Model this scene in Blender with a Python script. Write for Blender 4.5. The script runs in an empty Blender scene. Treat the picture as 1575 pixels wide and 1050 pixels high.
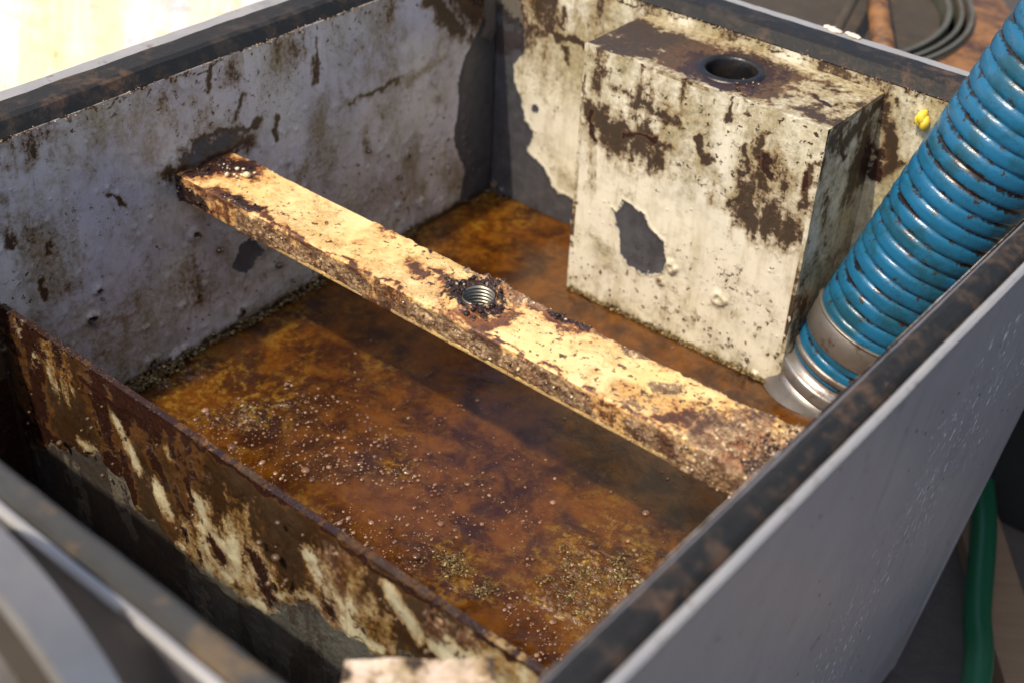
import bpy, math, random
import numpy as np
from mathutils import Vector, Matrix
random.seed(7); rng = np.random.default_rng(7)
S = bpy.context.scene
# ------------------------------------------------------------------ camera, sky, sun, exposure
cam = bpy.data.objects.new('camera', bpy.data.cameras.new('camera')); S.collection.objects.link(cam); S.camera = cam
cam.matrix_world = Matrix(((0.7676,-0.3988,0.5017,0.6558),(0.6397,0.4297,-0.6373,-0.7912),(0.0386,0.8101,0.585,0.5738),(0,0,0,1)))
cam.data.sensor_width = 36; cam.data.lens = 45.82; cam.data.clip_start = .02; cam.data.clip_end = 200
cam.data.dof.use_dof = True; cam.data.dof.focus_distance = .80; cam.data.dof.aperture_fstop = 6.3
SUN = Vector((-.12,-.64,1.0)).normalized()
el = math.asin(SUN.z); az = math.atan2(SUN.x, SUN.y)
W = bpy.data.worlds.new('World'); S.world = W; W.use_nodes = True
wn = W.node_tree.nodes; sky = wn.new('ShaderNodeTexSky'); sky.sky_type = 'NISHITA'; sky.sun_disc = False
sky.sun_elevation = el; sky.sun_rotation = az; sky.air_density = 1.0; sky.dust_density = 3; sky.ozone_density = .8
W.node_tree.links.new(sky.outputs[0], wn['Background'].inputs[0]); wn['Background'].inputs[1].default_value = .15
sl = bpy.data.lights.new('sun', 'SUN'); sl.energy = 3.0; sl.angle = math.radians(.9); sl.color = (1,.87,.68)
so = bpy.data.objects.new('sun', sl); S.collection.objects.link(so); so.rotation_euler = SUN.to_track_quat('Z','Y').to_euler(); so.location = (-1,-1,3)
S.view_settings.view_transform = 'Standard'; S.view_settings.look = 'None'; S.view_settings.exposure = .5; S.view_settings.gamma = 1
S.cycles.max_bounces = 8

# ------------------------------------------------------------------ numpy noise and painting helpers
def _h(ix, iy, sd):
    n = (ix.astype(np.int64)*374761393 + iy.astype(np.int64)*668265263 + sd*2147483647) & 0xffffffff
    n = ((n ^ (n >> 13))*1274126177) & 0xffffffff
    return ((n ^ (n >> 16)) & 0xffff)/65535.0
def vnoise(x, y, sd=0):
    ix = np.floor(x); iy = np.floor(y); fx = x-ix; fy = y-iy; fx = fx*fx*(3-2*fx); fy = fy*fy*(3-2*fy)
    ix = ix.astype(np.int64); iy = iy.astype(np.int64)
    a = _h(ix,iy,sd)*(1-fx)+_h(ix+1,iy,sd)*fx; b = _h(ix,iy+1,sd)*(1-fx)+_h(ix+1,iy+1,sd)*fx
    return a*(1-fy)+b*fy
def fbm(x, y, sc, oc=4, sd=0, ys=1.0):
    x = x*sc; y = y*sc*ys; a = .5; s = 0; t = 0
    for i in range(oc):
        s = s+a*vnoise(x+17.3*i, y-9.1*i, sd+i); t += a; a *= .55; x = x*2.03; y = y*2.03
    return s/t
def sdf_poly(u, v, P):
    P = np.array(P); d = np.full(u.shape, 1e9); ins = np.zeros(u.shape, bool); n = len(P)
    for i in range(n):
        ax, ay = P[i]; bx, by = P[(i+1) % n]; ex = bx-ax; ey = by-ay; wx = u-ax; wy = v-ay
        t = np.clip((wx*ex+wy*ey)/(ex*ex+ey*ey+1e-12), 0, 1); d = np.minimum(d, (wx-ex*t)**2+(wy-ey*t)**2)
        c = ((ay > v) != (by > v)) & (u < (bx-ax)*(v-ay)/(by-ay+1e-12)+ax); ins ^= c
    return np.where(ins, 1, -1)*np.sqrt(d)
def sdf_line(u, v, P, r):
    if len(P) == 1: P = P+[(P[0][0]+1e-5, P[0][1])]
    best = np.full(u.shape, -1e9); n = len(P); rr = r if hasattr(r, '__len__') else [r]*n
    for i in range(n-1):
        ax, ay = P[i]; bx, by = P[i+1]; ex = bx-ax; ey = by-ay
        t = np.clip(((u-ax)*ex+(v-ay)*ey)/(ex*ex+ey*ey+1e-12), 0, 1)
        best = np.maximum(best, rr[i]*(1-t)+rr[i+1]*t-np.hypot(u-ax-ex*t, v-ay-ey*t))
    return best
K = 1/.005                       # fields are in units of 5 mm, positive inside
PXM = .0004                      # stroke radii are written in units of 0.4 mm
class Fields:
    names = ('peel','stain','tar','film','speck','crust')
    def __init__(s, u, v):
        s.u, s.v = u, v; s.wu = u+(fbm(u,v,75,4,301)-.5)*.012+(fbm(u,v,260,2,305)-.5)*.003; s.wv = v+(fbm(u,v,75,4,311)-.5)*.016+(fbm(u,v,260,2,315)-.5)*.003; s.f = {k: np.full(u.shape, -2.0) for k in s.names}; s.h = np.zeros(u.shape)
    def poly(s, k, P, amp=1): s.f[k] = np.maximum(s.f[k], np.clip(sdf_poly(s.u*.6+s.wu*.4, s.v*.6+s.wv*.4, P)*K*amp, -2, 3)); return s
    def line(s, k, P, r, amp=1):
        r = [q*PXM*1.7 for q in r] if hasattr(r, '__len__') else r*PXM*1.7
        rm = np.mean(r); s.f[k] = np.maximum(s.f[k], np.clip(sdf_line(s.wu, s.wv, P, r)/rm*1.5*min(amp,1.3)-.35, -2, 1.3)); return s
    def add(s, k, a): s.f[k] = np.maximum(s.f[k], a); return s
    def blister(s, p, r, hgt=.0016, hole=0):
        r *= PXM; d = np.hypot(s.u-p[0], s.v-p[1]) + (fbm(s.u, s.v, 220, 2, 3)-.5)*r*.8
        s.h += hgt*np.exp(-((d-r*.6)/(r*.42))**2)
        if hole: s.f['tar'] = np.maximum(s.f['tar'], (hole*PXM-d)*K*1.4)
        s.f['film'] = np.maximum(s.f['film'], np.clip((r*1.2-d)*K, -2, .25)); return s

# ------------------------------------------------------------------ object helpers
def link(o, parent=None):
    S.collection.objects.link(o)
    if parent: o.parent = parent
    return o
def tag(o, label=None, cat=None, group=None, kind=None):
    if label: o['label'] = label
    if cat: o['category'] = cat
    if group: o['group'] = group
    if kind: o['kind'] = kind
    return o
def empty(name, loc, label, cat, group=None):
    o = bpy.data.objects.new(name, None); o.location = loc; o.empty_display_size = .02; link(o); return tag(o, label, cat, group)
def finish(name, vs, fs, mat, parent=None, smooth=None, attrs=None):
    me = bpy.data.meshes.new(name); me.from_pydata([tuple(v) for v in vs] if not isinstance(vs, np.ndarray) else vs.tolist(), [], fs if not isinstance(fs, np.ndarray) else fs.tolist())
    if smooth is None: smooth = np.ones(len(me.polygons), bool)
    elif smooth is False: smooth = np.zeros(len(me.polygons), bool)
    me.polygons.foreach_set('use_smooth', smooth)
    if attrs:
        for k, a in attrs.items():
            at = me.attributes.new(k, 'FLOAT', 'POINT'); b = np.full(len(me.vertices), -2.0, np.float32); b[:len(a)] = a; at.data.foreach_set('value', b)
    me.materials.append(mat); me.update()
    o = bpy.data.objects.new(name, me); link(o)
    if parent:
        o.parent = parent; o.matrix_parent_inverse = Matrix.Translation(parent.location).inverted() if parent.rotation_euler == Vector((0,0,0)) or True else Matrix()
    return o
def slab(name, O, U, V, N, ur, vr, step, th, mat, parent=None, paint=None, hole=None):
    O, U, V, N = (np.array(q, float) for q in (O, U, V, N))
    nu = max(2, int(round((ur[1]-ur[0])/step))+1); nv = max(2, int(round((vr[1]-vr[0])/step))+1)
    u, v = np.meshgrid(np.linspace(*ur, nu), np.linspace(*vr, nv), indexing='ij'); u = u.ravel(); v = v.ravel()
    F = Fields(u, v)
    if paint: paint(F)
    if hole:
        cx, cy, r = hole; d = np.hypot(u-cx, v-cy); m = (d < r) & (d > r-step*1.05); k = r/np.maximum(d, 1e-9)
        u = np.where(m, cx+(u-cx)*k, u); v = np.where(m, cy+(v-cy)*k, v); F.h[m] = 0
    p = O+np.outer(u, U)+np.outer(v, V)+np.outer(F.h, N)
    i = np.arange(nu*nv).reshape(nu, nv); q = np.stack([i[:-1,:-1], i[1:,:-1], i[1:,1:], i[:-1,1:]], -1).reshape(-1, 4)
    if hole: bad = d < r-step*1.05; q = q[~bad[q].any(1)]
    flip = np.dot(np.cross(U, V), N) < 0
    loop = list(i[:,0])+list(i[-1,1:])+list(i[-2::-1,-1])+list(i[0,-2:0:-1])
    L = len(loop); n0 = len(p); b1 = p[loop]
    b2 = O+np.outer(u[loop], U)+np.outer(v[loop], V)-N*th
    fs = q.tolist(); nf = len(fs)
    for a in range(L):
        b = (a+1) % L; fs.append([n0+b, n0+a, n0+L+a, n0+L+b])
    if not hole: fs.append([n0+L+a for a in range(L)][::-1])
    if flip: fs = [f[::-1] for f in fs]
    sm = np.zeros(len(fs), bool); sm[:nf] = True
    at = {k: np.concatenate([a, a[loop], a[loop]]) for k, a in F.f.items()}
    return finish(name, np.vstack([p, b1, b2]), fs, mat, parent, sm, at)
def boxm(x0, x1, y0, y1, z0, z1, bev=0):
    v = [(x,y,z) for x in (x0,x1) for y in (y0,y1) for z in (z0,z1)]
    return v, [(0,1,3,2),(4,6,7,5),(0,4,5,1),(2,3,7,6),(0,2,6,4),(1,5,7,3)]
def prism(name, prof, axis, a0, a1, mat, parent=None, n=60, rough=0, sd=0, attrs=None):
    """closed profile swept along world axis 0 (x) or 1 (y) with slight waviness"""
    prof = np.array(prof); m = len(prof); s = np.linspace(a0, a1, n); vs = []
    for k, t in enumerate(s):
        w = (fbm(np.full(m, t)+prof[:,0]*.3, prof[:,1]*3+sd, 60, 3, sd)-.5)*2*rough
        w2 = (fbm(np.full(m, t)+9, prof[:,0]*3+sd, 25, 3, sd+5)-.5)*2*rough
        for j in range(m):
            a, z = prof[j][0]+w2[j], prof[j][1]+w[j]
            vs.append((t, a, z) if axis == 0 else (a, t, z))
    fs = [(k*m+j, k*m+(j+1) % m, (k+1)*m+(j+1) % m, (k+1)*m+j) for k in range(n-1) for j in range(m)]
    fs.append(tuple(range(m))[::-1]); fs.append(tuple((n-1)*m+j for j in range(m)))
    area = sum(prof[j][0]*prof[(j+1) % m][1]-prof[(j+1) % m][0]*prof[j][1] for j in range(m))
    if (area < 0) == (axis == 0): fs = [f[::-1] for f in fs]
    return finish(name, vs, fs, mat, parent, False)
def rings(name, C_, T_, R_, mat, parent=None, seg=64, caps=True, theta_r=None, attrs=None):
    """surface of revolution-like tube: centres C_, tangents T_, radii R_"""
    C_ = np.array(C_); T_ = np.array(T_); th = np.linspace(0, 2*np.pi, seg, endpoint=False); V_ = []
    up = np.array([0,0,1.0]) if abs(T_[0][2]) < .98 else np.array([0,1.0,0])
    for c, t, r in zip(C_, T_, R_):
        t = t/np.linalg.norm(t); a = np.cross(t, up); a /= np.linalg.norm(a); b = np.cross(t, a)
        V_.append(c+np.outer(np.cos(th)*r, a)+np.outer(np.sin(th)*r, b))
    n = len(C_); vs = np.vstack(V_)
    fs = [(k*seg+j, (k+1)*seg+j, (k+1)*seg+(j+1) % seg, k*seg+(j+1) % seg) for k in range(n-1) for j in range(seg)]
    if caps: fs.append(tuple(range(seg))); fs.append(tuple((n-1)*seg+j for j in range(seg))[::-1])
    return finish(name, vs, fs, mat, parent, None, attrs)
ico_v = None
def blobs(name, pts, sizes, mat, parent=None, squash=.8, jit=.25, seed=1, sub=1, tint=True):
    """many small irregular lumps joined into one mesh"""
    import bmesh
    bm = bmesh.new(); bmesh.ops.create_icosphere(bm, subdivisions=sub, radius=1); bv = np.array([v.co[:] for v in bm.verts]); bf = np.array([[v.index for v in f.verts] for f in bm.faces]); bm.free()
    r = np.random.default_rng(seed); n = len(pts); pts = np.array(pts); sizes = np.array(sizes)
    sc = 1+(r.random((n, len(bv)))-.5)*2*jit
    V_ = bv[None]*sc[...,None]; ang = r.random(n)*6.283; c, s_ = np.cos(ang), np.sin(ang)
    x = V_[...,0]*c[:,None]-V_[...,1]*s_[:,None]; y = V_[...,0]*s_[:,None]+V_[...,1]*c[:,None]; st = .7+.6*r.random(n)
    V_ = np.stack([x*st[:,None], y, V_[...,2]*squash], -1)*sizes[:,None,None]+pts[:,None,:]
    fs = (bf[None]+(np.arange(n)*len(bv))[:,None,None]).reshape(-1, 3)
    return finish(name, V_.reshape(-1, 3), fs, mat, parent, None, {'tint': np.repeat(r.random(n), len(bv))})

# ------------------------------------------------------------------ shader helpers
class M:
    def __init__(s, name):
        s.m = bpy.data.materials.new(name); s.m.use_nodes = True; s.t = s.m.node_tree; s.n = s.t.nodes; s.l = s.t.links
        s.b = s.n['Principled BSDF']; s.co = s.n.new('ShaderNodeTexCoord').outputs['Object']
    def put(s, sock, val):
        if isinstance(val, bpy.types.NodeSocket): s.l.new(val, sock)
        elif isinstance(val, (tuple, list)) and len(val) == 3 and sock.type == 'RGBA': sock.default_value = (*val, 1)
        else: sock.default_value = val
    def map(s, sc): n = s.n.new('ShaderNodeMapping'); s.l.new(s.co, n.inputs[0]); n.inputs['Scale'].default_value = sc; return n.outputs[0]
    def noise(s, scale, detail=5, rough=.6, sc=None, dist=0):
        n = s.n.new('ShaderNodeTexNoise'); s.l.new(s.map(sc) if sc else s.co, n.inputs['Vector'])
        n.inputs['Scale'].default_value = scale; n.inputs['Detail'].default_value = detail; n.inputs['Roughness'].default_value = rough; n.inputs['Distortion'].default_value = dist
        return n.outputs[0]
    def vor(s, scale, out='Distance', feat='F1', rnd=1, sc=None):
        n = s.n.new('ShaderNodeTexVoronoi'); n.feature = feat; s.l.new(s.map(sc) if sc else s.co, n.inputs['Vector']); n.inputs['Scale'].default_value = scale; n.inputs['Randomness'].default_value = rnd
        return n.outputs[out]
    def attr(s, name): n = s.n.new('ShaderNodeAttribute'); n.attribute_name = name; return n.outputs['Fac']
    def op(s, o, a, b=0, c=0, clamp=False):
        n = s.n.new('ShaderNodeMath'); n.operation = o; n.use_clamp = clamp
        for i, q in enumerate((a, b, c)): s.put(n.inputs[i], q)
        return n.outputs[0]
    def ss(s, x, lo, hi, a=0, b=1):
        n = s.n.new('ShaderNodeMapRange'); n.interpolation_type = 'SMOOTHSTEP'
        for i, q in enumerate((x, lo, hi, a, b)): s.put(n.inputs[i], q)
        return n.outputs[0]
    def mix(s, f, a, b, mode='MIX'):
        n = s.n.new('ShaderNodeMix'); n.data_type = 'RGBA'; n.blend_type = mode; s.put(n.inputs[0], f); s.put(n.inputs[6], a); s.put(n.inputs[7], b); return n.outputs[2]
    def lerp(s, f, a, b): n = s.n.new('ShaderNodeMix'); s.put(n.inputs[0], f); s.put(n.inputs[2], a); s.put(n.inputs[3], b); return n.outputs[0]
    def bump(s, h, dist, strength=1, nrm=None):
        n = s.n.new('ShaderNodeBump'); s.put(n.inputs['Height'], h); n.inputs['Distance'].default_value = dist; n.inputs['Strength'].default_value = strength
        if nrm: s.l.new(nrm, n.inputs['Normal'])
        return n.outputs[0]
    def out(s, col=None, rough=None, met=None, nrm=None, **k):
        for q, v in (('Base Color', col), ('Roughness', rough), ('Metallic', met), ('Normal', nrm)):
            if v is not None: s.put(s.b.inputs[q], v)
        for q, v in k.items(): s.put(s.b.inputs[q.replace('_', ' ')], v)
        return s.m

def grime(name, base, base2, film=(.30,.22,.07), stain=(.022,.009,.004), stain2=(.15,.068,.020), peel=(.045,.045,.05), rough=.42, peelrough=.4, streak=.25, crusty=(.36,.22,.13), dirt=.5, bmp=1.0, srough=.3):
    m = M(name)
    big = m.noise(14, 4, .55); fine = m.noise(300, 5, .7); mid = m.noise(85, 7, .7, dist=.3); vs = m.noise(110, 5, .65, (1,1,.13)); lo = m.noise(38, 6, .65)
    wig = m.op('MULTIPLY', m.op('SUBTRACT', mid, .5), 3); wigf = m.op('MULTIPLY', m.op('SUBTRACT', fine, .5), 3)
    col = m.mix(m.ss(big, .35, .65), base, base2)
    col = m.mix(m.op('MULTIPLY', m.ss(vs, .45, .72), streak), col, film)
    col = m.mix(m.op('MULTIPLY', m.ss(m.op('ADD', m.op('MULTIPLY', lo, .6), m.op('MULTIPLY', mid, .4)), .46, .66), dirt), col, tuple(q*.7 for q in film))
    col = m.mix(m.op('MULTIPLY', m.ss(fine, .35, .7), .16), col, (.9,.85,.72))
    fa = m.op('ADD', m.attr('film'), m.op('ADD', wig, m.op('MULTIPLY', wigf, .7)))
    fm = m.ss(fa, -.9, 1.6); col = m.mix(m.op('MULTIPLY', fm, .85), col, m.mix(m.ss(fine, .4, .65), film, tuple(q*.45 for q in film)))
    sa = m.op('ADD', m.attr('stain'), m.op('ADD', m.op('MULTIPLY', wig, .95), m.op('ADD', m.op('MULTIPLY', m.op('SUBTRACT', vs, .5), 3.2), m.op('MULTIPLY', wigf, .75))))
    sm = m.ss(sa, -.2, .5); halo = m.ss(sa, -1.1, .1)
    col = m.mix(m.op('MULTIPLY', halo, .6), col, tuple(.5*a+.5*b for a, b in zip(film, stain2)))
    col = m.mix(m.op('MULTIPLY', sm, .92), col, m.mix(m.ss(m.op('ADD', sa, m.op('MULTIPLY', wigf, .6)), -.1, .6), stain2, stain))
    vd = m.vor(380)
    sp = m.op('ADD', m.attr('speck'), m.op('MULTIPLY', wig, 1.2)); spm = m.op('MULTIPLY', m.ss(sp, -.6, .7), m.ss(m.noise(250, 3, .55), .60, .66))
    spm = m.op('MAXIMUM', spm, m.op('MULTIPLY', m.ss(m.noise(120, 4, .6), .66, .70), .85)); col = m.mix(spm, col, m.mix(lo, (.03,.018,.008), (.13,.075,.03)))
    ca = m.op('ADD', m.attr('crust'), m.op('ADD', wig, m.op('MULTIPLY', wigf, .8))); cm = m.ss(ca, -.1, .35)
    rv = m.n.new('ShaderNodeSeparateColor'); m.l.new(m.vor(520, 'Color'), rv.inputs[0])
    cc = m.mix(rv.outputs[0], crusty, (crusty[0]*.4, crusty[1]*.32, crusty[2]*.3)); cc = m.mix(m.ss(rv.outputs[1], .8, .98), cc, (.6,.44,.27)); cc = m.mix(m.ss(mid, .46, .62), cc, (.085,.04,.022)); cc = m.mix(m.op('MULTIPLY', m.ss(lo, .5, .65), .5), cc, (.24,.11,.05))
    col = m.mix(m.op('MULTIPLY', cm, .88), col, cc)
    ta = m.op('ADD', m.attr('tar'), m.op('ADD', m.op('MULTIPLY', wig, .9), m.op('MULTIPLY', wigf, .8))); tm = m.ss(ta, -.05, .3)
    col = m.mix(m.op('MULTIPLY', m.ss(ta, -.8, .0), .45), col, stain2)
    col = m.mix(tm, col, m.mix(fine, (.012,.006,.005), (.05,.018,.010)))
    pa = m.op('ADD', m.attr('peel'), m.op('ADD', m.op('MULTIPLY', wig, .8), m.op('MULTIPLY', wigf, .35))); pm = m.ss(pa, -.03, .03)
    pm = m.op('MULTIPLY', pm, m.op('SUBTRACT', 1, m.op('MULTIPLY', tm, .7)))
    edge = m.op('MULTIPLY', m.ss(pa, -.22, -.05), m.op('SUBTRACT', 1, pm)); col = m.mix(m.op('MULTIPLY', edge, .4), col, (.62,.58,.45))
    col = m.mix(pm, col, m.mix(m.ss(mid, .3, .75), peel, tuple(q*1.9 for q in peel))); col = m.mix(m.op('MULTIPLY', pm, m.op('MULTIPLY', sm, .6)), col, stain)
    r = m.lerp(m.ss(mid, .3, .7), rough-.08, rough+.10); r = m.lerp(m.op('MULTIPLY', fm, .7), r, .25); r = m.lerp(sm, r, srough); r = m.lerp(tm, r, m.lerp(fine, srough*.3, srough+.1)); r = m.lerp(pm, r, peelrough); r = m.lerp(m.op('MULTIPLY', cm, m.op('SUBTRACT', 1, tm)), r, m.lerp(m.ss(rv.outputs[2], .45, .7), .42, .10))
    h = m.op('ADD', m.op('MULTIPLY', pm, -.6), m.op('MULTIPLY', sm, .3)); h = m.op('ADD', h, m.op('MULTIPLY', tm, .4)); h = m.op('ADD', h, m.op('MULTIPLY', edge, .25)); h = m.op('ADD', h, m.op('MULTIPLY', spm, .35))
    h = m.op('ADD', h, m.op('MULTIPLY', fine, .5*bmp)); h = m.op('ADD', h, m.op('MULTIPLY', m.op('MULTIPLY', cm, m.op('SUBTRACT', 1, vd)), .5)); h = m.op('ADD', h, m.op('MULTIPLY', m.ss(m.vor(75), .13, .0), .6)); h = m.op('ADD', h, m.op('MULTIPLY', m.op('MULTIPLY', mid, m.ss(fm, .2, .8, .2*bmp, 1*bmp)), .9))
    return m.out(col, r, nrm=m.bump(h, .0009, .9))

MAT = {}
MAT['wall'] = grime('tank_coating', (.46,.445,.50), (.53,.50,.47), film=(.23,.18,.09), rough=.30, dirt=.28, bmp=.3)
MAT['cream'] = grime('cream_coating', (.74,.69,.53), (.70,.655,.53), film=(.36,.29,.14), rough=.36, streak=.45, dirt=.35, bmp=.4, srough=.55)
MAT['bar'] = grime('mustard_coating', (.78,.53,.19), (.82,.60,.27), film=(.60,.30,.07), stain=(.05,.012,.008), stain2=(.36,.13,.04), rough=.36, streak=.2, crusty=(.38,.26,.14), dirt=.35)
MAT['baffle'] = grime('baffle_coating', (.60,.56,.38), (.50,.47,.33), film=(.30,.17,.03), stain=(.022,.008,.004), stain2=(.19,.078,.014), peel=(.075,.075,.068), rough=.24)
def rubber():
    m = M('black_rubber'); n = m.noise(60, 6, .65); f = m.noise(400, 4, .6); s = m.noise(30, 4, .6, (.15,1,1))
    c = m.mix(m.ss(n, .45, .75), (.012,.012,.012), (.042,.034,.028)); c = m.mix(m.op('MULTIPLY', m.op('MULTIPLY', m.ss(m.noise(60, 6, .75), .46, .66), m.ss(m.noise(9, 4, .6), .42, .62)), .75), c, (.10,.055,.03))
    c = m.mix(m.ss(f, .70, .78), c, (.3,.25,.2))
    return m.out(c, m.lerp(n, .42, .8), Specular_IOR_Level=.3, nrm=m.bump(m.op('ADD', n, m.op('MULTIPLY', f, .4)), .001, .7))
MAT['rubber'] = rubber()
def dusty():
    m = M('dusty_rubber'); n = m.noise(45, 6, .65); f = m.noise(300, 4, .6)
    c = m.mix(n, (.022,.022,.022), (.05,.048,.046)); c = m.mix(m.op('MULTIPLY', m.ss(m.noise(30, 5, .7), .55, .68), .6), c, (.14,.09,.04))
    return m.out(c, .6, nrm=m.bump(m.op('ADD', n, m.op('MULTIPLY', f, .4)), .0012, .7))
MAT['dusty'] = dusty()
def steel(name, c1, c2, met=.6, rough=.35, rust=.0, fleck=False):
    m = M(name); n = m.noise(35, 6, .6); f = m.noise(350, 5, .65); vz = m.noise(40, 5, .6, (1,1,.12))
    c = m.mix(n, c1, c2); c = m.mix(m.op('MULTIPLY', m.ss(vz, .55, .75), .35), c, tuple(q*.55 for q in c1))
    c = m.mix(m.op('MULTIPLY', m.ss(m.noise(50, 6, .7), .62-.12*rust, .68), min(1, .35+rust)), c, (.12,.06,.025))
    h = m.op('ADD', m.op('MULTIPLY', n, .4), m.op('MULTIPLY', f, .3)); r = m.lerp(vz, rough, rough+.2)
    if fleck:
        a = m.attr('speck'); v = m.vor(150, sc=(1,1.9,.62)); fa = m.ss(m.op('ADD', a, m.op('MULTIPLY', m.op('SUBTRACT', m.noise(28, 3, .6), .5), 6)), -.3, 1.0)
        fl = m.op('MULTIPLY', m.ss(m.noise(190, 2, .5, (1,1.7,.6)), .635, .67), fa); c = m.mix(fl, c, (.85,.85,.86)); h = m.op('ADD', h, m.op('MULTIPLY', fl, 1.5)); met = m.op('MULTIPLY', m.op('SUBTRACT', 1, fl), met)
        c = m.mix(m.ss(m.vor(55), .09, .05), c, (.03,.025,.02))
    return m.out(c, r, met, m.bump(h, .0007, .8))
MAT['lip'] = steel('worn_lip_steel', (.26,.26,.27), (.42,.40,.38), .3, .42, .25)
MAT['outer'] = steel('outer_panel_steel', (.50,.47,.485), (.62,.58,.59), .5, .24, 0, True)
MAT['outerdark'] = steel('painted_shade_steel', (.16,.15,.16), (.24,.225,.235), .4, .34, .1)  # darker copy of the outer steel, near side's shade put into the colour
MAT['clamp'] = steel('clamp_steel', (.16,.14,.12), (.34,.31,.27), .7, .34, .7)
MAT['coupling'] = steel('coupling_steel', (.24,.22,.20), (.42,.39,.36), .75, .26, .35)
def hose_mat(name, c1, dirt):
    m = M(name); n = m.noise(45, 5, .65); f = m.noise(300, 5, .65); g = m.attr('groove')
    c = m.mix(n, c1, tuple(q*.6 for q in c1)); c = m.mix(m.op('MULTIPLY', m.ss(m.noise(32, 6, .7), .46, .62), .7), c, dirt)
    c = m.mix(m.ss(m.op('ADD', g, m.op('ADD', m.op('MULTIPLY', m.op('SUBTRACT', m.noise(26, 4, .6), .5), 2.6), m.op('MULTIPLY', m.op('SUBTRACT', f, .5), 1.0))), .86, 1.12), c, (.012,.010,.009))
    c = m.mix(m.ss(m.noise(170, 5, .8), .64, .68), c, (.03,.03,.035)); c = m.mix(m.ss(m.op('ADD', m.noise(120, 5, .7), m.op('MULTIPLY', g, .12)), .66, .72), c, (.035,.022,.015))
    return m.out(c, m.lerp(n, .14, .36), nrm=m.bump(m.op('ADD', n, m.op('MULTIPLY', f, .5)), .0008, .7))
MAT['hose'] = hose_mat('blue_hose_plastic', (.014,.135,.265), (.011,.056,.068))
MAT['green'] = M('green_plastic').out((.007,.075,.032), .35)
def liquid_mat():
    m = M('murky_liquid'); b = m.noise(11, 5, .62, dist=.5); n = m.noise(42, 6, .68, dist=.4); f = m.noise(150, 5, .72); ff = m.noise(420, 4, .7); a = m.attr('scum')
    x = m.op('ADD', m.op('MULTIPLY', b, .45), m.op('MULTIPLY', n, .55))
    c = m.mix(m.ss(x, .40, .60), (.034,.009,.002), (.130,.040,.003))
    c = m.mix(m.op('MULTIPLY', m.ss(m.noise(24, 6, .7, dist=.8), .50, .62), m.ss(a, -2, -.6, .2, .42)), c, (.035,.017,.012))
    g = m.ss(m.op('ADD', m.op('MULTIPLY', n, .4), m.op('MULTIPLY', f, .6)), .47, .60); c = m.mix(m.op('MULTIPLY', g, m.ss(a, -1.9, .1, .12, .9)), c, (.215,.115,.010))
    g2 = m.ss(m.op('ADD', m.op('MULTIPLY', f, .5), m.op('MULTIPLY', ff, .5)), .55, .64); c = m.mix(m.op('MULTIPLY', g2, m.ss(a, -.8, 1.1, .08, .95)), c, (.40,.29,.10))
    c = m.mix(m.op('MULTIPLY', m.ss(m.op('ADD', m.op('MULTIPLY', m.noise(70, 5, .7), .6), m.op('MULTIPLY', ff, .4)), .54, .60), m.ss(a, -.6, 1, .15, .8)), c, (.035,.022,.008))
    h = m.op('ADD', m.op('MULTIPLY', n, .5), m.op('MULTIPLY', m.op('ADD', f, m.op('MULTIPLY', ff, .6)), m.ss(a, -1.4, 1.0, .10, 1.3)))
    return m.out(c, m.ss(a, -1, 1, .05, .2), nrm=m.bump(h, .0016, .7), Specular_IOR_Level=.5, Subsurface_Weight=.9, Subsurface_Radius=(1.0,.7,.4), Subsurface_Scale=.06)
MAT['liquid'] = liquid_mat()
def tinted(name, c1, c2, rough, c3=None, **k):
    m = M(name); t = m.attr('tint'); c = m.mix(t, c1, c2)
    if c3: c = m.mix(m.ss(t, .8, .95), c, c3)
    n = m.noise(500, 3, .6); return m.out(c, rough, nrm=m.bump(n, .0005, .6), **k)
MAT['crumb'] = tinted('residue_crumbs', (.07,.03,.015), (.36,.21,.11), .38, (.62,.5,.33))
MAT['darkcrumb'] = tinted('dark_residue', (.02,.012,.008), (.16,.09,.045), .2, (.45,.36,.22))
MAT['foam'] = tinted('scum_foam', (.06,.035,.010), (.22,.15,.05), .45, (.40,.32,.17))
MAT['bubble'] = tinted('bubble_skin', (.08,.032,.012), (.30,.17,.10), .16, Coat_Weight=1.0)
MAT['drop'] = M('wet_tar').out((.02,.012,.01), .06)
def ground_mat():
    m = M('dark_concrete'); n = m.noise(6, 6, .65); f = m.noise(90, 5, .7)
    return m.out(m.mix(m.op('ADD', m.op('MULTIPLY', n, .6), m.op('MULTIPLY', f, .4)), (.03,.024,.02), (.085,.07,.06)), .75, nrm=m.bump(f, .004, .8))
MAT['ground'] = ground_mat()
def panel_mat():
    m = M('greasy_pale_panel'); s = m.noise(26, 5, .6, (1,.10,1)); n = m.noise(18, 5, .65); f = m.noise(120, 5, .7)
    c = m.mix(m.ss(s, .4, .62), (.52,.50,.56), (.60,.50,.31)); c = m.mix(m.op('MULTIPLY', m.ss(n, .5, .7), .8), c, (.60,.42,.14)); c = m.mix(m.ss(m.noise(60,5,.75), .64, .70), c, (.30,.15,.07)); c = m.mix(m.op('MULTIPLY', m.ss(m.noise(30,6,.75), .50, .66), .5), c, (.34,.27,.20))
    c = m.mix(m.op('MULTIPLY', m.ss(f, .6, .72), .5), c, (.6,.52,.36)); return m.out(c, .45, nrm=m.bump(f, .001, .6))
MAT['panel'] = panel_mat()

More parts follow.
